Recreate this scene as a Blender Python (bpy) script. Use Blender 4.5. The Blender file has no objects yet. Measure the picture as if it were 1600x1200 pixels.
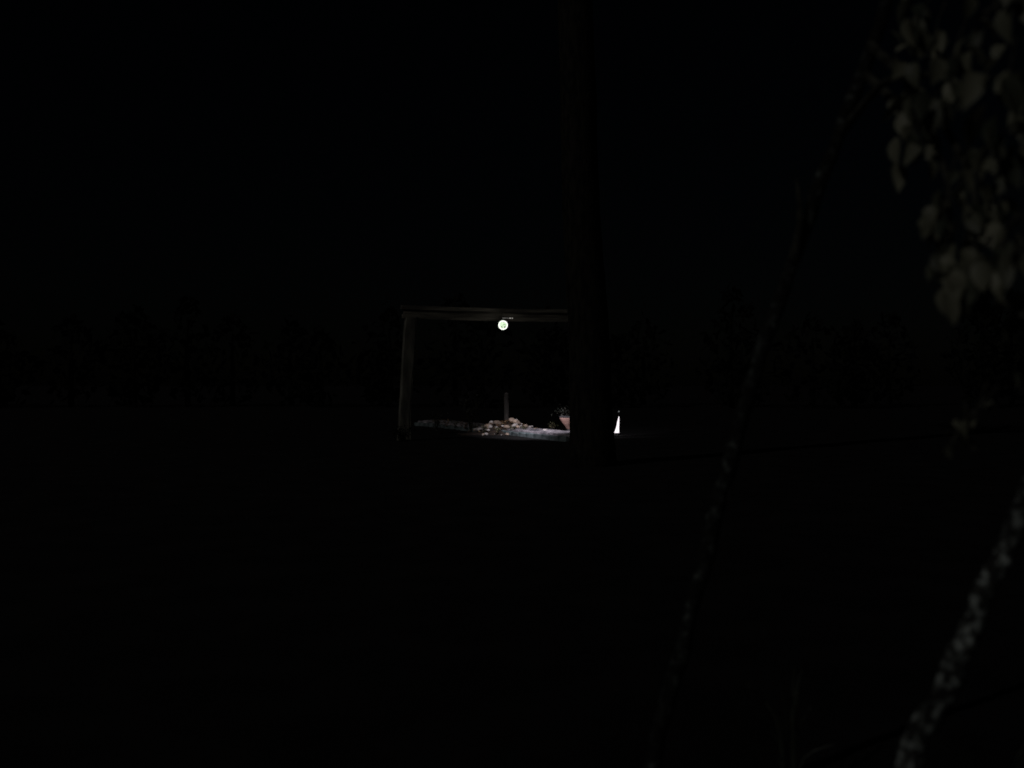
import bpy, bmesh, math, random
from mathutils import Vector, Matrix
random.seed(11)
R = math.radians
S = bpy.context.scene
C = S.collection

# ------------------------------------------------------------------ camera
CAMH = 1.75
FPX = 1570.0
cd = bpy.data.cameras.new('camera')
cam = bpy.data.objects.new('camera', cd); C.objects.link(cam)
cam.location = (0, 0, CAMH); cam.rotation_euler = (R(90), 0, 0)
cd.sensor_width = 36.0; cd.lens = FPX / 1600 * 36
cd.clip_start = 0.05; cd.clip_end = 2000
cd.dof.use_dof = True; cd.dof.focus_distance = 15; cd.dof.aperture_fstop = 1.25
S.camera = cam

# ------------------------------------------------------------------ night sky and stand-in flash light
SUN = Vector((-0.62, -0.58, 0.53)).normalized()
w = bpy.data.worlds.new('World'); S.world = w; w.use_nodes = True
nt = w.node_tree; nt.nodes.clear()
sky = nt.nodes.new('ShaderNodeTexSky'); sky.sky_type = 'NISHITA'; sky.sun_disc = False
sky.sun_elevation = math.asin(SUN.z); sky.sun_rotation = math.atan2(SUN.x, SUN.y)
bg = nt.nodes.new('ShaderNodeBackground'); bg.inputs['Strength'].default_value = 0.00013
wo = nt.nodes.new('ShaderNodeOutputWorld')
nt.links.new(sky.outputs[0], bg.inputs[0]); nt.links.new(bg.outputs[0], wo.inputs[0])
sl = bpy.data.lights.new('flash_fill', 'SUN'); sl.energy = 0.33; sl.angle = R(0.6); sl.color = (1.0, 0.97, 0.93)  # directional lamp added in place of the camera flash, no moon seen
so = bpy.data.objects.new('flash_fill', sl); C.objects.link(so)
so.rotation_euler = (-SUN).to_track_quat('-Z', 'Y').to_euler()
S.view_settings.view_transform = 'Standard'; S.view_settings.look = 'None'
S.view_settings.exposure = 0; S.view_settings.gamma = 1

# ------------------------------------------------------------------ helpers
def at(px, py, d):
    return Vector(((px - 800) / FPX * d, d, CAMH - (py - 600) / FPX * d))

def mat(name, c1, c2=None, scale=6, rough=.8, lo=.4, hi=.6, detail=5, bump=0, bscale=None, c3=None, metallic=0, spec=.3, stretch=None):
    m = bpy.data.materials.new(name); m.use_nodes = True
    t = m.node_tree; b = t.nodes['Principled BSDF']
    b.inputs['Roughness'].default_value = rough; b.inputs['Metallic'].default_value = metallic
    b.inputs['Specular IOR Level'].default_value = spec
    tc = t.nodes.new('ShaderNodeTexCoord'); mp = t.nodes.new('ShaderNodeMapping')
    t.links.new(tc.outputs['Object'], mp.inputs[0])
    if stretch: mp.inputs['Scale'].default_value = stretch
    n = t.nodes.new('ShaderNodeTexNoise'); n.inputs['Scale'].default_value = scale; n.inputs['Detail'].default_value = detail
    t.links.new(mp.outputs[0], n.inputs['Vector'])
    r = t.nodes.new('ShaderNodeValToRGB'); e = r.color_ramp.elements
    e[0].position = lo; e[0].color = (*c1, 1); e[1].position = hi; e[1].color = (*(c2 or c1), 1)
    if c3:
        x = r.color_ramp.elements.new(min(.99, hi + .12)); x.color = (*c3, 1)
    t.links.new(n.outputs[0], r.inputs[0]); t.links.new(r.outputs[0], b.inputs['Base Color'])
    if bump:
        n2 = t.nodes.new('ShaderNodeTexNoise'); n2.inputs['Scale'].default_value = bscale or scale * 4; n2.inputs['Detail'].default_value = 6
        t.links.new(mp.outputs[0], n2.inputs['Vector'])
        bp = t.nodes.new('ShaderNodeBump'); bp.inputs['Strength'].default_value = bump; bp.inputs['Distance'].default_value = .02
        t.links.new(n2.outputs[0], bp.inputs['Height']); t.links.new(bp.outputs[0], b.inputs['Normal'])
    return m

def per_object(m, amount=.5):
    """vary the colour of a material from object to object"""
    t = m.node_tree; b = t.nodes['Principled BSDF']; src = b.inputs['Base Color'].links[0].from_socket
    oi = t.nodes.new('ShaderNodeObjectInfo'); mr = t.nodes.new('ShaderNodeMapRange')
    mr.inputs[3].default_value = 1 - amount; mr.inputs[4].default_value = 1 + amount
    h = t.nodes.new('ShaderNodeHueSaturation')
    t.links.new(oi.outputs['Random'], mr.inputs[0]); t.links.new(mr.outputs[0], h.inputs['Value'])
    t.links.new(src, h.inputs['Color']); t.links.new(h.outputs[0], b.inputs['Base Color'])
    return m

def leaf_mat(name, c1, c2, trans=.35):
    m = bpy.data.materials.new(name); m.use_nodes = True; t = m.node_tree
    b = t.nodes['Principled BSDF']; b.inputs['Roughness'].default_value = .55; b.inputs['Specular IOR Level'].default_value = .25
    oi = t.nodes.new('ShaderNodeObjectInfo'); g = t.nodes.new('ShaderNodeNewGeometry')
    ad = t.nodes.new('ShaderNodeMath'); ad.operation = 'ADD'
    t.links.new(oi.outputs['Random'], ad.inputs[0]); t.links.new(g.outputs['Random Per Island'], ad.inputs[1])
    fr = t.nodes.new('ShaderNodeMath'); fr.operation = 'FRACT'; t.links.new(ad.outputs[0], fr.inputs[0])
    r = t.nodes.new('ShaderNodeValToRGB'); e = r.color_ramp.elements
    e[0].color = (*c1, 1); e[1].color = (*c2, 1); t.links.new(fr.outputs[0], r.inputs[0])
    tc = t.nodes.new('ShaderNodeTexCoord'); n = t.nodes.new('ShaderNodeTexNoise'); n.inputs['Scale'].default_value = 22
    t.links.new(tc.outputs['Object'], n.inputs['Vector'])
    mx = t.nodes.new('ShaderNodeMix'); mx.data_type = 'RGBA'; mx.blend_type = 'MULTIPLY'; mx.inputs[0].default_value = .7
    t.links.new(r.outputs[0], mx.inputs[6]); t.links.new(n.outputs[0], mx.inputs[7])
    col = mx.outputs[2]
    t.links.new(col, b.inputs['Base Color'])
    tr = t.nodes.new('ShaderNodeBsdfTranslucent'); t.links.new(col, tr.inputs[0])
    ms = t.nodes.new('ShaderNodeMixShader'); ms.inputs[0].default_value = trans
    o = t.nodes['Material Output']
    t.links.new(b.outputs[0], ms.inputs[1]); t.links.new(tr.outputs[0], ms.inputs[2]); t.links.new(ms.outputs[0], o.inputs[0])
    return m

def emit(name, col, strength, col2=None, scale=8):
    m = bpy.data.materials.new(name); m.use_nodes = True; t = m.node_tree
    b = t.nodes['Principled BSDF']; b.inputs['Base Color'].default_value = (.05, .05, .05, 1); b.inputs['Roughness'].default_value = .4
    b.inputs['Emission Strength'].default_value = strength; b.inputs['Emission Color'].default_value = (*col, 1)
    if col2:
        tc = t.nodes.new('ShaderNodeTexCoord'); n = t.nodes.new('ShaderNodeTexNoise'); n.inputs['Scale'].default_value = scale
        t.links.new(tc.outputs['Object'], n.inputs['Vector'])
        r = t.nodes.new('ShaderNodeValToRGB'); e = r.color_ramp.elements
        e[0].position = .42; e[0].color = (*col, 1); e[1].position = .62; e[1].color = (*col2, 1)
        t.links.new(n.outputs[0], r.inputs[0]); t.links.new(r.outputs[0], b.inputs['Emission Color'])
    return m

def tag(o, label=None, cat=None, group=None, kind=None):
    if label: o['label'] = label
    if cat: o['category'] = cat
    if group: o['group'] = group
    if kind: o['kind'] = kind
    return o

def obj(name, me, m, parent=None, loc=None, smooth=False):
    if isinstance(me, bmesh.types.BMesh):
        bm = me; me = bpy.data.meshes.new(name); bm.normal_update(); bm.to_mesh(me); bm.free()
    if m and not me.materials: me.materials.append(m)
    if smooth:
        for p in me.polygons: p.use_smooth = True
    o = bpy.data.objects.new(name, me); C.objects.link(o)
    if parent: o.parent = parent
    if loc is not None: o.location = loc
    return o

def empty(name, loc, rz=0):
    e = bpy.data.objects.new(name, None); C.objects.link(e)
    e.location = loc; e.rotation_euler = (0, 0, rz); e.empty_display_size = .1
    return e

def tube(bm, pts, rads, n=8, jit=0, cap=True):
    pts = [Vector(p) for p in pts]; rings = []
    up = Vector((.13, .97, .2)).normalized()
    for i, p in enumerate(pts):
        d = (pts[min(i + 1, len(pts) - 1)] - pts[max(i - 1, 0)]).normalized()
        a = d.cross(up)
        if a.length < .05: a = d.cross(Vector((1, 0, 0)))
        a.normalize(); b = d.cross(a)
        ring = []
        for k in range(n):
            t = 2 * math.pi * k / n; r = rads[i] * (1 + random.uniform(-jit, jit))
            ring.append(bm.verts.new(p + a * math.cos(t) * r + b * math.sin(t) * r))
        rings.append(ring)
    for i in range(len(rings) - 1):
        for k in range(n):
            bm.faces.new((rings[i][k], rings[i][(k + 1) % n], rings[i + 1][(k + 1) % n], rings[i + 1][k]))
    if cap:
        bm.faces.new(rings[0][::-1]); bm.faces.new(rings[-1])
    return bm

def spline(pts, n=6):
    out = []; P = [Vector(p) for p in pts]
    for i in range(len(P) - 1):
        p0 = P[max(i - 1, 0)]; p1 = P[i]; p2 = P[i + 1]; p3 = P[min(i + 2, len(P) - 1)]
        for k in range(n):
            t = k / n
            out.append(.5 * ((2 * p1) + (p2 - p0) * t + (2 * p0 - 5 * p1 + 4 * p2 - p3) * t * t + (3 * p1 - p0 - 3 * p2 + p3) * t ** 3))
    out.append(P[-1]); return out

def box(bm, c, s, rot=None, jit=0, bevel=0):
    vs = bmesh.ops.create_cube(bm, size=1)['verts']
    for v in vs:
        p = Vector((v.co.x * s[0], v.co.y * s[1], v.co.z * s[2])) + Vector([random.uniform(-jit, jit) for _ in range(3)])
        v.co = (rot @ p if rot else p) + Vector(c)
    if bevel:
        es = list({e for v in vs for e in v.link_edges})
        bmesh.ops.bevel(bm, geom=es, offset=bevel, segments=1, affect='EDGES', profile=.5)
    return bm

def lathe(bm, prof, n=20, shift=None, close=True):
    rings = []
    for i, (r, z) in enumerate(prof):
        sx = shift(z) if shift else 0
        rings.append([bm.verts.new((r * math.cos(2 * math.pi * k / n) + sx, r * math.sin(2 * math.pi * k / n), z)) for k in range(n)])
    for i in range(len(rings) - 1):
        for k in range(n):
            bm.faces.new((rings[i][k], rings[i][(k + 1) % n], rings[i + 1][(k + 1) % n], rings[i + 1][k]))
    if close:
        bm.faces.new(rings[0][::-1]); bm.faces.new(rings[-1])
    return bm

def leaf_geo(bm, M, L=1.0, W=.45, droop=.25, fold=.12):
    prof = [(0, .02), (.08, .42), (.2, .78), (.4, 1), (.6, .9), (.78, .6), (.92, .22), (1, .02)]
    cen = []; l = []; r = []
    for t, k in prof:
        z = -droop * t * t * L
        cen.append(bm.verts.new(M @ Vector((0, t * L, z))))
        l.append(bm.verts.new(M @ Vector((-W * .5 * k * L, t * L, z + fold * k * L))))
        r.append(bm.verts.new(M @ Vector((W * .5 * k * L, t * L, z + fold * k * L))))
    for i in range(len(prof) - 1):
        bm.faces.new((cen[i], cen[i + 1], l[i + 1], l[i])); bm.faces.new((r[i], r[i + 1], cen[i + 1], cen[i]))

def rnd_rot(pitch=(-70, -10)):
    return (Matrix.Rotation(random.uniform(0, 2 * math.pi), 4, 'Z') @ Matrix.Rotation(R(random.uniform(*pitch)), 4, 'X')
            @ Matrix.Rotation(random.uniform(-.7, .7), 4, 'Y'))

# ------------------------------------------------------------------ materials
M = {}
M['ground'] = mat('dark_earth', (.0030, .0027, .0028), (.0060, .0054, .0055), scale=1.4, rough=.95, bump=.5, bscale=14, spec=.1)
M['path'] = mat('worn_path', (.035, .034, .04), (.24, .215, .235), scale=3.0, rough=.9, bump=.6, bscale=30, stretch=(1, .5, 1), lo=.35, hi=.65)
M['kerb'] = per_object(mat('kerb_stone', (.028, .040, .042), (.068, .082, .086), scale=5, rough=.9, bump=.4), .3)
M['wood'] = mat('weathered_timber', (.032, .031, .025), (.082, .079, .064), scale=5, rough=.85, bump=.4, bscale=30, stretch=(1, 1, .25))
M['woodh'] = mat('weathered_board', (.033, .030, .024), (.092, .085, .068), scale=5, rough=.85, bump=.4, bscale=30, stretch=(.2, 1, 2))
M['darkwood'] = mat('dark_stained_wood', (.015, .013, .011), (.034, .029, .026), scale=6, rough=.9, bump=.4, bscale=30, stretch=(1, 1, .25))
M['soil'] = mat('rockery_soil', (.010, .008, .007), (.035, .022, .015), scale=7, rough=.95, bump=.7, bscale=30)
M['stone'] = per_object(mat('garden_stone', (.20, .18, .17), (.5, .46, .44), scale=9, rough=.85, bump=.5), .55)
M['tan'] = per_object(mat('tan_stone', (.17, .125, .095), (.34, .26, .205), scale=8, rough=.9, bump=.5), .4)
M['terracotta'] = mat('terracotta', (.40, .23, .19), (.48, .30, .255), scale=9, rough=.8, bump=.15)
M['rim'] = mat('dark_rim', (.03, .03, .032), (.055, .052, .055), scale=9, rough=.7)
M['bark'] = mat('dark_bark', (.004, .004, .0035), (.011, .010, .008), scale=10, rough=.95, bump=.9, bscale=20, stretch=(1, 1, .3), spec=.05)
M['lichen'] = mat('mossy_bark', (.014, .014, .013), (.07, .077, .073), scale=34, rough=.95, bump=.8, bscale=60, lo=.46, hi=.56, c3=(.18, .20, .19), spec=.1)
M['lichen2'] = mat('patchy_bark', (.005, .005, .0045), (.012, .0135, .0125), scale=24, rough=.95, bump=.8, bscale=60, lo=.46, hi=.58, c3=(.05, .056, .052), spec=.1)
t_ = M['lichen'].node_tree; b_ = t_.nodes['Principled BSDF']; src_ = b_.inputs['Base Color'].links[0].from_socket
tc_ = t_.nodes.new('ShaderNodeTexCoord'); n_ = t_.nodes.new('ShaderNodeTexNoise'); n_.inputs['Scale'].default_value = 4.5; n_.inputs['Detail'].default_value = 2
t_.links.new(tc_.outputs['Object'], n_.inputs['Vector'])
mr_ = t_.nodes.new('ShaderNodeMapRange'); mr_.inputs[1].default_value = .38; mr_.inputs[2].default_value = .62; mr_.inputs[3].default_value = .3; mr_.inputs[4].default_value = 1.5
t_.links.new(n_.outputs[0], mr_.inputs[0])
h_ = t_.nodes.new('ShaderNodeHueSaturation'); t_.links.new(mr_.outputs[0], h_.inputs['Value']); t_.links.new(src_, h_.inputs['Color']); t_.links.new(h_.outputs[0], b_.inputs['Base Color'])
M['twig'] = mat('twig_bark', (.01, .01, .008), (.03, .03, .024), scale=20, rough=.9, spec=.1)
M['leaf'] = leaf_mat('broad_leaf', (.035, .045, .03), (.25, .25, .18))
M['leafd'] = leaf_mat('dull_leaf', (.02, .028, .02), (.055, .05, .04), .25)
M['leafx'] = leaf_mat('shade_bush_leaf', (.006, .008, .006), (.012, .015, .011), .15)  # near black, for the bush added to darken the post foot
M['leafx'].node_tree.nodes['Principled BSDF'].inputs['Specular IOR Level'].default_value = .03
M['wood_far'] = mat('far_foliage', (.0028, .003, .0025), (.0055, .006, .005), scale=.6, rough=1, spec=0)
M['leafbed'] = leaf_mat('bed_leaf', (.05, .08, .035), (.24, .2, .12), .25)
M['litter'] = leaf_mat('dry_leaf', (.10, .04, .02), (.36, .25, .14), .2)
M['grass'] = leaf_mat('grass_blade', (.02, .025, .018), (.06, .07, .05), .3)
M['metal'] = mat('grey_painted_metal', (.10, .10, .10), (.2, .2, .2), scale=15, rough=.5)
M['glint'] = mat('glint_white', (.6, .6, .58), (.75, .75, .73), scale=15, rough=.4)  # highlight on the bracket put into a pale colour
M['black'] = mat('black_metal', (.012, .012, .012), (.02, .02, .02), scale=15, rough=.5)
M['ring'] = emit('lit_ring', (.93, 1, .88), 1.5)
M['glass'] = emit('lit_diffuser', (.80, 1.0, .70), .95, (.52, .80, .45), 16)
M['shade'] = emit('lit_shade', (1, .93, .97), 1.25, (.98, .86, .92), 12)
M['knob'] = emit('dim_knob', (.9, .95, .95), .12)

# ------------------------------------------------------------------ ground, one sheet to the horizon
bm = bmesh.new()
xs = [-600, -120, -40] + [-20 + i for i in range(41)] + [40, 120, 600]
ys = [-300, -60, -10] + [i * 1.2 for i in range(45)] + [70, 150, 900]
def gz(x, y):
    return .02 * math.sin(x * .9 + 1) * math.cos(y * .7) + .012 * math.sin(x * 2.3 + y * 1.9) - .03
V = [[bm.verts.new((x, y, gz(x, y) if abs(x) < 25 and -11 < y < 60 else -.03)) for x in xs] for y in ys]
for j in range(len(ys) - 1):
    for i in range(len(xs) - 1):
        bm.faces.new((V[j][i], V[j][i + 1], V[j + 1][i + 1], V[j + 1][i]))
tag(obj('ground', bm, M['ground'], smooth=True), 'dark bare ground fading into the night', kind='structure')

# ------------------------------------------------------------------ path with its kerb, runs diagonally from far left to near right
PA = Vector((-3.6, 43.5, 0)); PB = Vector((2.45, 31.1, 0))
pd = (PB - PA).normalized(); pn = Vector((pd.y, -pd.x, 0))      # pn points towards the camera-left side
if pn.y > 0: pn = -pn
L = (PB - PA).length
bm = bmesh.new(); N = 60; rows = []
for i in range(N + 1):
    p = PA + pd * (L * i / N) ; wob = .08 * math.sin(i * .7) + .05 * math.sin(i * 1.9)
    rows.append([bm.verts.new(p + pn * (-.75 + wob) + Vector((0, 0, .12))),
                 bm.verts.new(p + pn * (-.2) + Vector((0, 0, .15 + .01 * math.sin(i * 2.1)))),
                 bm.verts.new(p + pn * .25 + Vector((0, 0, .13))),
                 bm.verts.new(p + pn * .50 + Vector((0, 0, .11 + .01 * math.cos(i * 1.3)))),
                 bm.verts.new(p + pn * .52 + Vector((0, 0, -.10)))])
for i in range(N):
    for k in range(4):
        bm.faces.new((rows[i][k], rows[i][k + 1], rows[i + 1][k + 1], rows[i + 1][k]))
for v in bm.verts: v.co.z += .05
path = tag(obj('path', bm, M['path'], smooth=False), 'pale raised garden path crossing behind the gateway', kind='structure')
meshes = []
for v in range(4):
    bm = bmesh.new(); box(bm, (0, 0, 0), (.53, .16, .20), jit=.018, bevel=.025)
    me = bpy.data.meshes.new('kerb_stone'); bm.to_mesh(me); bm.free(); me.materials.append(M['kerb']); meshes.append(me)
n = int(L / .56); ang = math.atan2(pd.y, pd.x)
for i in range(n):
    p = PA + pd * (.3 + i * .56) + pn * .62 + Vector((0, 0, .02 + random.uniform(-.02, .015)))
    o = obj('kerb_stone', meshes[i % 4], None, path, p)
    o.rotation_euler = (random.uniform(-.04, .04), random.uniform(-.03, .03), ang + random.uniform(-.05, .05))

# ------------------------------------------------------------------ timber gateway
g0 = at(634, 674, 31.6); g0.z = 0
g1 = Vector((2.0, 33.3, 0))
yaw = math.atan2(g1.y - g0.y, g1.x - g0.x); span = (g1 - g0).length
gate = tag(empty('gateway', g0, yaw), 'tall weathered timber gateway standing dim around the round lamp', 'gateway')
def post(lx, lean, h, ww):
    bm = bmesh.new(); n = 9
    for i in range(1):
        pass
    rings = []
    for i in range(n):
        z = h * i / (n - 1); cx = lx + lean * (z / h) + random.uniform(-.008, .008)
        rings.append([bm.verts.new((cx + sx * ww / 2, sy * .15, z - .05)) for sx, sy in ((-1, -1), (1, -1), (1, 1), (-1, 1))])
    for i in range(n - 1):
        for k in range(4):
            bm.faces.new((rings[i][k], rings[i][(k + 1) % 4], rings[i + 1][(k + 1) % 4], rings[i + 1][k]))
    bm.faces.new(rings[0][::-1]); bm.faces.new(rings[-1])
    bmesh.ops.bevel(bm, geom=[e for e in bm.edges if abs(e.verts[0].co.z - e.verts[1].co.z) > .2], offset=.02, segments=1, affect='EDGES')
    return bm
HT = CAMH + 105 / FPX * 31.8
obj('post', post(-.10, .24, HT, .32), M['wood'], gate)
obj('post', post(span + .36, -.05, HT, .30), M['wood'], gate)
bm = bmesh.new(); tube(bm, [(.115, -.12, 0), (.13, -.12, 1.0), (.31, -.12, HT)], [.022, .022, .022], 6)
obj('trim_strip', bm, M['wood'], gate)
for k, (z, hh, yy, dx) in enumerate(((.06, .13, -.03, 0), (.205, .14, .0, .05), (.345, .12, -.045, -.04))):
    bm = bmesh.new(); m = 10; rr = []
    for i in range(m + 1):
        x = -.12 + dx + (span + .62) * i / m
        sag = -.03 * math.sin(math.pi * i / m) + random.uniform(-.006, .006)
        rr.append([bm.verts.new((x, yy + sy * .055, HT - .06 + z + sz * hh / 2 + sag)) for sy, sz in ((-1, -1), (1, -1), (1, 1), (-1, 1))])
    for i in range(m):
        for q in range(4):
            bm.faces.new((rr[i][q], rr[i][(q + 1) % 4], rr[i + 1][(q + 1) % 4], rr[i + 1][q]))
    bm.faces.new(rr[0][::-1]); bm.faces.new(rr[-1])
    obj('lintel_board', bm, M['woodh'], gate)

e_ = at(628, 600, 30.9)
foot_shade_bush = (e_.x, e_.y, 0)  # dark bush added where the post foot fades out

# ------------------------------------------------------------------ round lamp hung from the lintel
lp = at(786, 508, 31.9)
lamp = tag(empty('round_lamp', lp), 'bright round greenish white lamp hanging under the gateway lintel', 'lamp')
rot = Matrix.Rotation(R(90), 4, 'X')
bm = bmesh.new(); lathe(bm, [(.02, -.10), (.10, -.10), (.135, -.06), (.135, -.012)], 28); bmesh.ops.transform(bm, matrix=rot, verts=bm.verts)
obj('housing', bm, M['black'], lamp, smooth=False)
bm = bmesh.new()
prof = [(.134 + .015 * math.cos(a), .012 + .020 * math.sin(a)) for a in [2 * math.pi * k / 10 for k in range(11)]]
lathe(bm, prof, 32, close=False); bmesh.ops.transform(bm, matrix=rot, verts=bm.verts)
obj('rim', bm, M['ring'], lamp, smooth=True)
bm = bmesh.new(); lathe(bm, [(.124, .0), (.095, .022), (.06, .034), (.03, .04), (.004, .042)], 28); bmesh.ops.transform(bm, matrix=rot, verts=bm.verts)
obj('diffuser', bm, M['glass'], lamp, smooth=True)
for (cx, cz, cr) in ((.058, -.062, .026), (-.04, -.058, .019), (.025, .10, .014), (.03, .02, .016)):
    bm = bmesh.new(); lathe(bm, [(cr, .02), (cr, .05), (cr * .6, .06)], 10); bmesh.ops.transform(bm, matrix=rot, verts=bm.verts)
    obj('clip', bm, M['black'], lamp, (cx, 0, cz))
bm = bmesh.new()
tube(bm, [(0, .06, .11), (0, .06, .185), (0, .30, .30)], [.014, .014, .014], 8)
obj('stem', bm, M['black'], lamp)
bm = bmesh.new(); box(bm, (.15, -.02, .222), (.34, .03, .02), bevel=.005)
br = obj('bracket', bm, M['metal'], lamp)
for x in (.23, .30):
    bm = bmesh.new(); box(bm, (x, -.045, .218), (.04, .02, .036), bevel=.006); obj('glint_block', bm, M['glint'], br)  # pale blocks added for the bright glints on the bracket
ld = bpy.data.lights.new('bed_fill_spot', 'SPOT'); ld.energy = 1200; ld.spot_size = R(76); ld.spot_blend = 1.0; ld.shadow_soft_size = .10; ld.color = (.96, .92, 1)  # added spot, aimed to shape the lit patch over mound, pot and path
lo = bpy.data.objects.new('bed_fill_spot', ld); C.objects.link(lo); lo.parent = lamp; lo.location = (0, -.02, -.18)
aim = Vector((1.25, 34.5, .0)) - (lp + Vector((0, -.02, -.18)))
lo.rotation_euler = aim.to_track_quat('-Z', 'Y').to_euler()

gd = bpy.data.lights.new('lamp_glow', 'POINT'); gd.energy = 2.6; gd.shadow_soft_size = .04; gd.color = (1, .95, .88)
go = bpy.data.objects.new('lamp_glow', gd); C.objects.link(go); go.parent = lamp; go.location = (.06, -.28, .10)

# ------------------------------------------------------------------ rockery mound with its stones, post, plants
MC = Vector((-.20, 36.0, 0))
def mz(x, y):
    dx = (x - MC.x) / 1.15; dy = (y - MC.y) / .9
    return .42 * math.exp(-(dx * dx + dy * dy) * 1.4) + .03 * math.sin(x * 7 + y * 3) * math.exp(-(dx * dx + dy * dy))
bm = bmesh.new(); K = 30; G = []
for j in range(K + 1):
    G.append([])
    for i in range(K + 1):
        x = MC.x - 1.9 + 3.8 * i / K; y = MC.y - 1.5 + 3 * j / K
        G[-1].append(bm.verts.new((x, y, mz(x, y) - .055 + random.uniform(-.012, .012) if 0 < i < K and 0 < j < K else -.12)))
for j in range(K):
    for i in range(K): bm.faces.new((G[j][i], G[j][i + 1], G[j + 1][i + 1], G[j + 1][i]))
tag(obj('soil_mound', bm, M['soil'], smooth=True), 'low mound of earth in the lit patch under the post', kind='structure')

def rock_mesh(seed):
    random.seed(seed); bm = bmesh.new(); bmesh.ops.create_icosphere(bm, subdivisions=2, radius=1)
    ax = [Vector((random.gauss(0, 1), random.gauss(0, 1), random.gauss(0, 1))).normalized() for _ in range(7)]
    for v in bm.verts:
        d = v.co.normalized(); r = 1
        for a in ax: r = min(r, .78 / max(.35, d.dot(a)) if d.dot(a) > .6 else 9)
        v.co = d * min(1, r) * random.uniform(.95, 1.03)
    me = bpy.data.meshes.new('stone'); bm.to_mesh(me); bm.free(); return me
rocksA = [rock_mesh(s) for s in (1, 2, 3, 4)]; rocksB = [rock_mesh(s) for s in (5, 6, 7, 8)]
for me in rocksA: me.materials.append(M['stone'])
for me in rocksB: me.materials.append(M['tan'])
random.seed(23)
def rock(me, x, y, s, label, group=None):
    o = tag(obj('garden_stone', me, None), label, 'stone', group)
    o.scale = (s * random.uniform(.9, 1.4), s * random.uniform(.8, 1.1), s * random.uniform(.55, .8))
    o.rotation_euler = (random.uniform(-.3, .3), random.uniform(-.3, .3), random.uniform(0, 6.28))
    o.location = (x, y, mz(x, y) + s * .18)
    return o
for i in range(38):
    a = random.uniform(math.pi * .95, math.pi * 2.05); q = random.uniform(.25, 1.05)
    rock(rocksA[i % 4], MC.x + math.cos(a) * 1.15 * q, MC.y + math.sin(a) * .95 * q, random.choice((.04, .05, .06, .08, .11)),
         'small pale stone on the lit mound below the lamp', 'pale stones of the rockery')
tans = []
for i in range(11):
    a = random.uniform(math.pi * .9, math.pi * 2.1); q = random.uniform(.1, .8)
    tans.append(rock(rocksB[i % 4], MC.x + math.cos(a) * 1.1 * q, MC.y + math.sin(a) * .7 * q - .1, random.choice((.08, .10, .12, .15)), 'x', 'tan stones of the rockery'))
tans.sort(key=lambda o: o.location.x)
ORD = ['leftmost', 'second from the left', 'third from the left', 'fourth from the left', 'fifth from the left', 'middle', 'fifth from the right',
       'fourth from the right', 'third from the right', 'second from the right', 'rightmost']
for o, w_ in zip(tans, ORD): o['label'] = 'rounded tan stone, ' + w_ + ' of those piled round the post'
for i in range(9):
    p = at(random.uniform(748, 826), 600, random.uniform(33.9, 35.3))
    o = rock(rocksA[i % 4] if i % 3 else rocksB[i % 4], p.x, p.y, random.choice((.03, .04, .05, .08)), 'small stone lying on dark earth in front of the lit mound', 'stones in front of the rockery')
    o.location.z = .01
# pale stones trailing along the path towards the pot
for (px, py, d, s, lab) in ((836, 661, 34.8, .09, 'yellowish stone beside the path between the mound and pot'),
                            (843, 661, 34.6, .07, 'smaller yellowish stone next to another beside the path'),
                            (852, 666, 33.9, .10, 'whitish stone at the path edge nearest the planter')):
    p = at(px, py, d); o = rock(rocksA[1] if d < 34 else rocksB[2], p.x, p.y, s, lab)
    o.location.z = .16
bm = bmesh.new()
for i in range(420):
    a = random.uniform(0, 6.28); q = abs(random.gauss(0, .6)); x = MC.x + math.cos(a) * 1.25 * q; y = MC.y + math.sin(a) * .95 * q - .1
    leaf_geo(bm, Matrix.Translation((x, y, mz(x, y) + .03)) @ rnd_rot((-25, 30)), random.uniform(.05, .10), .6, .2)
tag(obj('leaf_litter', bm, M['litter']), 'dry brown leaves strewn over the mound', kind='stuff')

pb = Vector((-.20 + .0, 36.25, 0)); pt = tag(empty('timber_post', (pb.x, pb.y, mz(pb.x, pb.y) - .05)), 'slim round wooden post rising from the lit mound', 'post')
bm = bmesh.new(); tube(bm, [(0, 0, -.1), (.005, 0, .6), (-.012, 0, .85), (0, 0, 1.05)], [.088, .082, .08, .076], 14, .03); obj('shaft', bm, M['darkwood'], pt)
bm = bmesh.new(); lathe(bm, [(.078, 0), (.07, .03), (.02, .055)], 14); obj('cap', bm, M['darkwood'], pt, (0, 0, 1.05))

def plant(name, loc, h, spread, nl, ll, m, label, cat, group=None, stems=5, parts=True):
    e = tag(empty(name, loc), label, cat, group)
    tips = []
    for s in range(stems):
        a = 6.28 * s / stems + random.uniform(-.4, .4); q = spread * random.uniform(.35, 1)
        pts = spline([(0, 0, -.05), (math.cos(a) * q * .35, math.sin(a) * q * .35, h * .5), (math.cos(a) * q, math.sin(a) * q, h * random.uniform(.7, 1))], 4)
        bm = bmesh.new(); tube(bm, pts, [max(.003, .012 * h * (1 - i / len(pts)) + .003) for i in range(len(pts))], 5)
        obj('stem', bm, M['twig'], e); tips.append(pts)
    bm = bmesh.new()
    for i in range(nl):
        p = random.choice(tips); q = p[random.randrange(2, len(p))] + Vector([random.gauss(0, spread * .16) for _ in range(3)])
        q.z = max(.02, q.z)
        leaf_geo(bm, Matrix.Translation(q) @ rnd_rot((-60, 30)), ll * random.uniform(.6, 1.2))
    obj('foliage', bm, m, e)
    return e
plant('shrub', (-1.55, 37.6, 0), 1.35, .55, 420, .09, M['leafd'], 'dim loose shrub left of the wooden post', 'shrub', stems=7)
plant('shrub', (-2.75, 36.5, 0), .8, .38, 220, .08, M['leafd'], 'small dark shrub just inside the left gateway post', 'shrub', stems=6)
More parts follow.
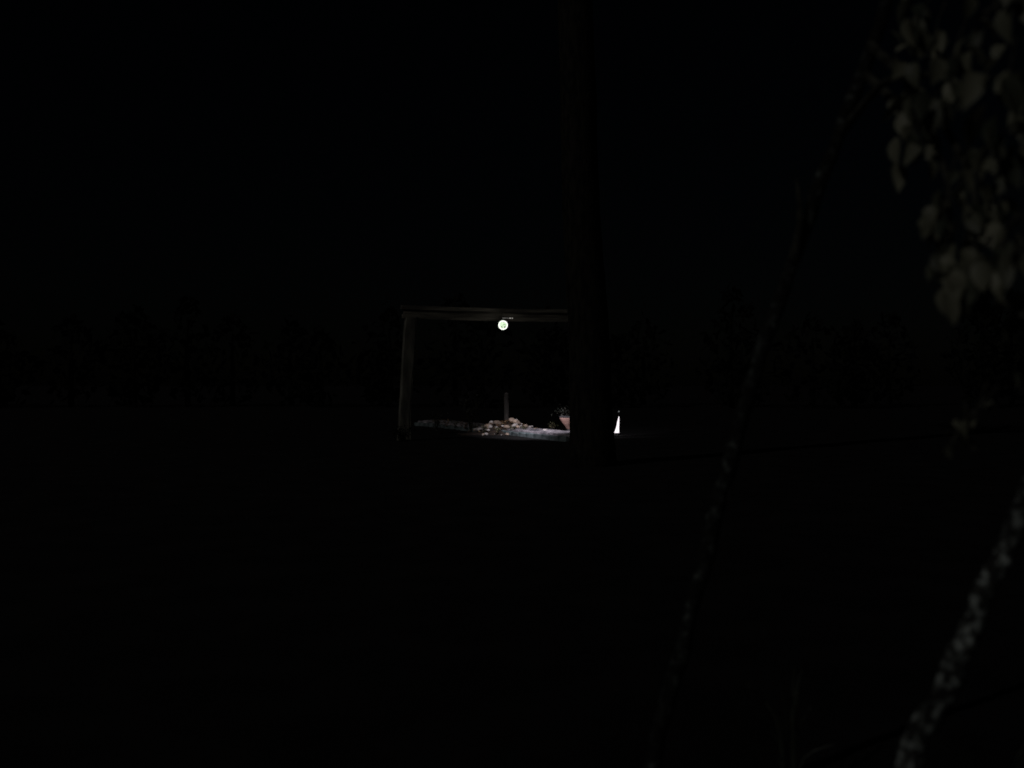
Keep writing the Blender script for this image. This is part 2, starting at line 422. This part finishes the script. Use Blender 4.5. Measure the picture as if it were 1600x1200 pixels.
plant('shrub', foot_shade_bush, .42, .42, 320, .09, M['leafx'], 'very dark low bush added to darken the foot of the left gateway post', 'shrub', stems=8)
for (px, d, h, lab) in ((757, 35.2, .22, 'low leafy plant at the left foot of the mound'), (803, 35.0, .20, 'low leafy plant right in front of the wooden post'),
                        (778, 34.9, .16, 'tiny leafy plant at the front centre of the mound'), (820, 34.7, .2, 'low leafy plant on the path side right of the mound'),
                        (862, 36.2, .25, 'low leafy plant behind the path left of the planter')):
    p = at(px, 600, d)
    plant('bedding_plant', (p.x, p.y, max(.1, mz(p.x, p.y))), h, h * .9, 60, .07, M['leafbed'], lab, 'plant', 'bedding plants of the rockery', stems=6)
for i, px in enumerate((684, 698, 712, 727, 742)):
    p = at(px, 600, 40.6 - i * .9)
    plant('border_plant', (p.x, p.y, .1), .22, .22, 50, .08, M['litter'] if i % 2 else M['leafbed'],
          ['leftmost', 'second from left', 'middle', 'second from right', 'rightmost'][i] + ' of five faint low plants left of the mound', 'plant', 'faint plants along the far path', stems=5)

# ------------------------------------------------------------------ terracotta planter
pp = at(892, 600, 34.3); pp.z = .20
pot = tag(empty('planter', pp), 'pinkish terracotta bowl planter half hidden behind the dark trunk', 'planter')
bm = bmesh.new(); lathe(bm, [(.10, 0), (.13, .015), (.19, .10), (.27, .20), (.335, .30), (.375, .37), (.385, .40), (.335, .40), (.30, .33)], 36)
obj('bowl', bm, M['terracotta'], pot, smooth=False)
bm = bmesh.new(); lathe(bm, [(.385, .402), (.395, .415), (.395, .45), (.34, .46), (.31, .43)], 36, close=False); obj('rim', bm, M['rim'], pot)
bm = bmesh.new(); lathe(bm, [(.02, .395), (.318, .40), (.2, .43), (.01, .44)], 24, close=False); obj('soil', bm, M['soil'], pot)
bm = bmesh.new(); lathe(bm, [(.17, -.24), (.14, -.10), (.12, -.002), (.10, .0)], 20); obj('foot', bm, M['rim'], pot)
plant('potted_plant', (pp.x - .05, pp.y + .1, pp.z + .46), .20, .55, 110, .09, M['leafd'], 'dark trailing plant spilling over the terracotta planter', 'plant', stems=9)

# ------------------------------------------------------------------ glowing white lantern
wp = at(967, 600, 35.6); wp.z = 0
lan = tag(empty('cone_lantern', wp), 'slender glowing white cone on the ground right of the dark trunk', 'lantern')
sh = lambda z: -.078 * max(0, 1 - z / .60) ** 1.15
bm = bmesh.new()
prof = [(.086, .02), (.088, .035), (.074, .08), (.060, .15), (.050, .23), (.043, .32), (.038, .40), (.027, .48), (.014, .56), (.006, .61)]
lathe(bm, [(r + random.uniform(-.002, .002), z) for r, z in prof], 18, sh)
obj('shade', bm, M['shade'], lan, smooth=True)
bm = bmesh.new(); tube(bm, [(0, 0, .60), (0, 0, .76)], [.006, .006], 6); obj('neck', bm, M['black'], lan)
bm = bmesh.new(); bmesh.ops.create_icosphere(bm, subdivisions=2, radius=.027); obj('knob', bm, M['knob'], lan, (0, 0, .775), True)
bm = bmesh.new(); lathe(bm, [(.095, -.04), (.095, .018), (.085, .02)], 18); obj('foot', bm, M['black'], lan, (-.075, 0, 0))

# ------------------------------------------------------------------ dark trunk that hides the right of the gateway
d = 22
tp = [at(927, 600, d), at(918, 490, d), at(908, 330, d), at(902, 100, d), at(890, -300, d)]
tp[0].z = -.2
base = Vector((tp[0].x, d, 0))
tr = tag(empty('dark_tree', base), 'massive dark tree trunk standing between lamp and white lantern', 'tree')
pts = spline([p - base for p in tp], 6)
bm = bmesh.new(); tube(bm, pts, [.46 + .10 * math.exp(-i * .55) - .004 * i for i in range(len(pts))], 18, .035)
obj('trunk', bm, M['bark'], tr, smooth=True)
top = pts[-1]
random.seed(5); limbs = []
for k in range(6):
    a = 6.28 * k / 6 + .3; l = random.uniform(3, 4.5)
    q = spline([top - Vector((0, 0, random.uniform(0, 2))), top + Vector((math.cos(a) * l * .4, math.sin(a) * l * .4, 1.2)), top + Vector((math.cos(a) * l, math.sin(a) * l, random.uniform(2, 4)))], 5)
    bm = bmesh.new(); tube(bm, q, [.2 * (1 - i / len(q)) + .03 for i in range(len(q))], 8, .05); obj('branch', bm, M['bark'], tr); limbs.append(q)
bm = bmesh.new()
for i in range(2600):
    q = random.choice(limbs); p = q[random.randrange(4, len(q))] + Vector((random.gauss(0, .8), random.gauss(0, .8), random.gauss(.4, .6)))
    leaf_geo(bm, Matrix.Translation(p) @ rnd_rot(), random.uniform(.12, .22))
tag(obj('crown', bm, M['leafd'], tr), kind='stuff')

# ------------------------------------------------------------------ near trees at the right edge
leaf_meshes = []
for (W, dr, fo) in ((.62, .25, .10), (.75, .45, .14), (.5, .15, .08), (.68, .6, .16)):
    bm = bmesh.new(); leaf_geo(bm, Matrix.Identity(4), 1, W, dr, fo)
    me = bpy.data.meshes.new('leaf'); bm.to_mesh(me); bm.free(); me.materials.append(M['leaf'])
    for p in me.polygons: p.use_smooth = True
    leaf_meshes.append(me)

def near_tree(line, rads, label, m, base, branches, clusters, seed):
    random.seed(seed)
    t = tag(empty('leaning_tree', base), label, 'tree')
    P = spline([p - base for p in line], 7)
    rr = [rads[0] + (rads[1] - rads[0]) * i / (len(P) - 1) for i in range(len(P))]
    bm = bmesh.new(); tube(bm, [p + Vector((random.gauss(0, .004), random.gauss(0, .004), 0)) for p in P], [r * random.uniform(.88, 1.15) for r in rr], 14, .07)
    obj('trunk', bm, m, t, smooth=True)
    for b in branches:
        q = spline([p - base for p in b], 5)
        bm = bmesh.new(); tube(bm, q, [.016 * (1 - i / len(q)) + .003 for i in range(len(q))], 6, .06); obj('branch', bm, M['twig'], t)
    for (px, py, dd, nl, sz, sp) in clusters:
        c = at(px, py, dd) - base
        bm = bmesh.new()
        s0 = c + Vector((random.uniform(.03, .09), random.uniform(-.05, .05), random.uniform(.08, .16)))
        tube(bm, [s0, c + Vector((.02, 0, .05)), c - Vector((0, 0, .05))], [.004, .003, .002], 5); obj('twig', bm, M['twig'], t)
        for i in range(int(nl * 1.25) + 1):
            o = obj('leaf', random.choice(leaf_meshes), None, t)
            p = c + Vector([random.gauss(0, sp * .95) for _ in range(3)])
            s = sz * random.uniform(.7, 1.25)
            o.matrix_local = Matrix.Translation(p) @ rnd_rot((-85, -25)) @ Matrix.Scale(s, 4)
    return t

# mottled trunk at the lower right corner
b2 = Vector((1.07, 3.0, 0))
line2 = [b2 + Vector((-.02, 0, -.05)), at(1418, 1200, 3.0), at(1478, 1075, 3.0), at(1525, 960, 3.02), at(1578, 835, 3.05), at(1640, 690, 3.1), at(1760, 400, 3.15), at(1880, 0, 3.2), at(1950, -300, 3.2)]
cl2 = [(1570, 120, 2.75, 5, .10, .045), (1590, 30, 2.95, 7, .085, .06), (1590, 370, 2.8, 8, .08, .045), (1558, 410, 2.8, 14, .075, .03), (1598, 470, 2.9, 6, .07, .05),
       (1545, 245, 3.0, 8, .075, .05), (1585, 265, 2.95, 8, .075, .05), (1605, 180, 2.95, 7, .085, .05), (1530, 60, 3.1, 7, .08, .06), (1592, 560, 3.1, 5, .05, .05), (1525, 640, 3.2, 4, .045, .03), (1500, 675, 3.2, 4, .045, .03)]
br2 = [[at(1780, 330, 3.15), at(1690, 180, 3.05), at(1600, 130, 2.9), at(1540, 120, 2.9)],
       [at(1740, 450, 3.15), at(1660, 380, 3.0), at(1595, 340, 2.85), at(1560, 395, 2.8)],
       [at(1800, 280, 3.15), at(1700, 60, 3.05), at(1600, 0, 3.0), at(1520, 30, 3.1)],
       [at(1700, 555, 3.1), at(1620, 560, 3.1), at(1540, 625, 3.2), at(1480, 700, 3.2)]]
t2 = near_tree(line2, (.038, .024), 'leaning tree with pale mottled bark at the lower right corner', M['lichen'], b2, br2, cl2, 3)
random.seed(77); bm = bmesh.new()
for i in range(520):
    p = at(random.uniform(1680, 2300), random.uniform(-600, 480), random.uniform(2.6, 4)) - b2
    leaf_geo(bm, Matrix.Translation(p) @ rnd_rot(), random.uniform(.06, .10), .65)
tag(obj('foliage', bm, M['leaf'], t2), kind='stuff')

# slimmer, dimmer trunk left of it
b1 = Vector((.52, 4.0, 0))
line1 = [b1 + Vector((-.02, 0, -.05)), at(1015, 1210, 4.0), at(1084, 945, 4.0), at(1122, 790, 4.0), at(1163, 640, 4.0), at(1193, 540, 4.0), at(1225, 450, 3.98), at(1300, 240, 3.9), at(1372, 40, 3.8), at(1430, -200, 3.7)]
cl1 = [(1424, 48, 3.3, 4, .08, .025), (1482, 100, 3.2, 5, .085, .035), (1478, 150, 3.15, 5, .095, .03), (1412, 150, 3.4, 6, .08, .03), (1425, 212, 3.25, 7, .08, .04), (1450, 180, 3.3, 6, .08, .05),
       (1472, 305, 3.1, 5, .075, .025), (1466, 342, 3.05, 5, .075, .025), (1470, 398, 3.0, 10, .07, .022), (1500, 432, 2.95, 16, .08, .03), (1520, 415, 2.95, 12, .08, .03), (1495, 462, 2.95, 3, .06, .015),
       (1505, 360, 3.1, 9, .075, .05), (1540, 330, 3.1, 7, .075, .05), (1500, 260, 3.2, 6, .07, .05), (1440, 110, 3.4, 6, .08, .06), (1415, 15, 3.5, 4, .08, .04), (1455, 60, 3.4, 5, .085, .05)]
br1 = [[at(1310, 215, 3.9), at(1380, 130, 3.6), at(1440, 120, 3.3), at(1490, 90, 3.2)],
       [at(1345, 110, 3.85), at(1430, 190, 3.5), at(1480, 280, 3.2), at(1485, 430, 2.98)],
       [at(1360, 70, 3.8), at(1450, 160, 3.4), at(1520, 290, 3.15), at(1515, 410, 2.97)],
       [at(1240, 405, 3.95), at(1250, 340, 3.9), at(1245, 280, 3.9)]]
near_tree(line1, (.034, .022), 'slim leaning tree with faint patchy bark and hanging broad leaves', M['lichen2'], b1, br1, cl1, 8)

# grass tufts near the camera
for i, (px, d, lab) in enumerate(((1235, 4.3, 'thin grass tuft between the two leaning trunks'), (1565, 3.6, 'thin grass tuft at the bottom right edge'))):
    random.seed(40 + i); p = at(px, 600, d); p.z = -.02
    e = tag(empty('grass_tuft', p), lab, 'grass', 'grass tufts by the leaning trees')
    for k in range(12):
        a = random.uniform(0, 6.28); h = random.uniform(.25, .55); q = random.uniform(.03, .16)
        bm = bmesh.new(); tube(bm, spline([(math.cos(a) * .02, math.sin(a) * .02, 0), (math.cos(a) * q * .5, math.sin(a) * q * .5, h * .7), (math.cos(a) * q * 1.6, math.sin(a) * q * 1.6, h)], 3),
                               [.004, .004, .0038, .0034, .003, .002, .001], 4)
        obj('blade', bm, M['grass'], e)

# far dark wood behind everything
random.seed(91); bm = bmesh.new()
for k in range(46):
    x0 = -75 + 150 * k / 45 + random.uniform(-1.5, 1.5); y0 = random.uniform(72, 84); h0 = random.uniform(5, 9.5); w0 = random.uniform(2, 3.4)
    tube(bm, [(x0, y0, -.2), (x0 + random.uniform(-.2, .2), y0, h0 * .4), (x0, y0, h0 * .8)], [.25, .2, .06], 5)
    for i in range(170):
        t = random.random(); rr = w0 * (math.sin(math.pi * min(1, .12 + t * .88)) * .9 + .15) * random.random() ** .4; a = random.uniform(0, 6.28)
        p = Vector((x0 + math.cos(a) * rr, y0 + math.sin(a) * rr, h0 * (.05 + t * .95) + random.gauss(0, .2)))
        u = Vector([random.gauss(0, 1) for _ in range(3)]).normalized() * random.uniform(.25, .6); v = Vector([random.gauss(0, 1) for _ in range(3)]).normalized() * .35
        bm.faces.new([bm.verts.new(q) for q in (p - u, p + v * .7, p + u, p - v)])
tag(obj('far_wood', bm, M['wood_far']), 'black mass of distant trees along the horizon', kind='stuff')
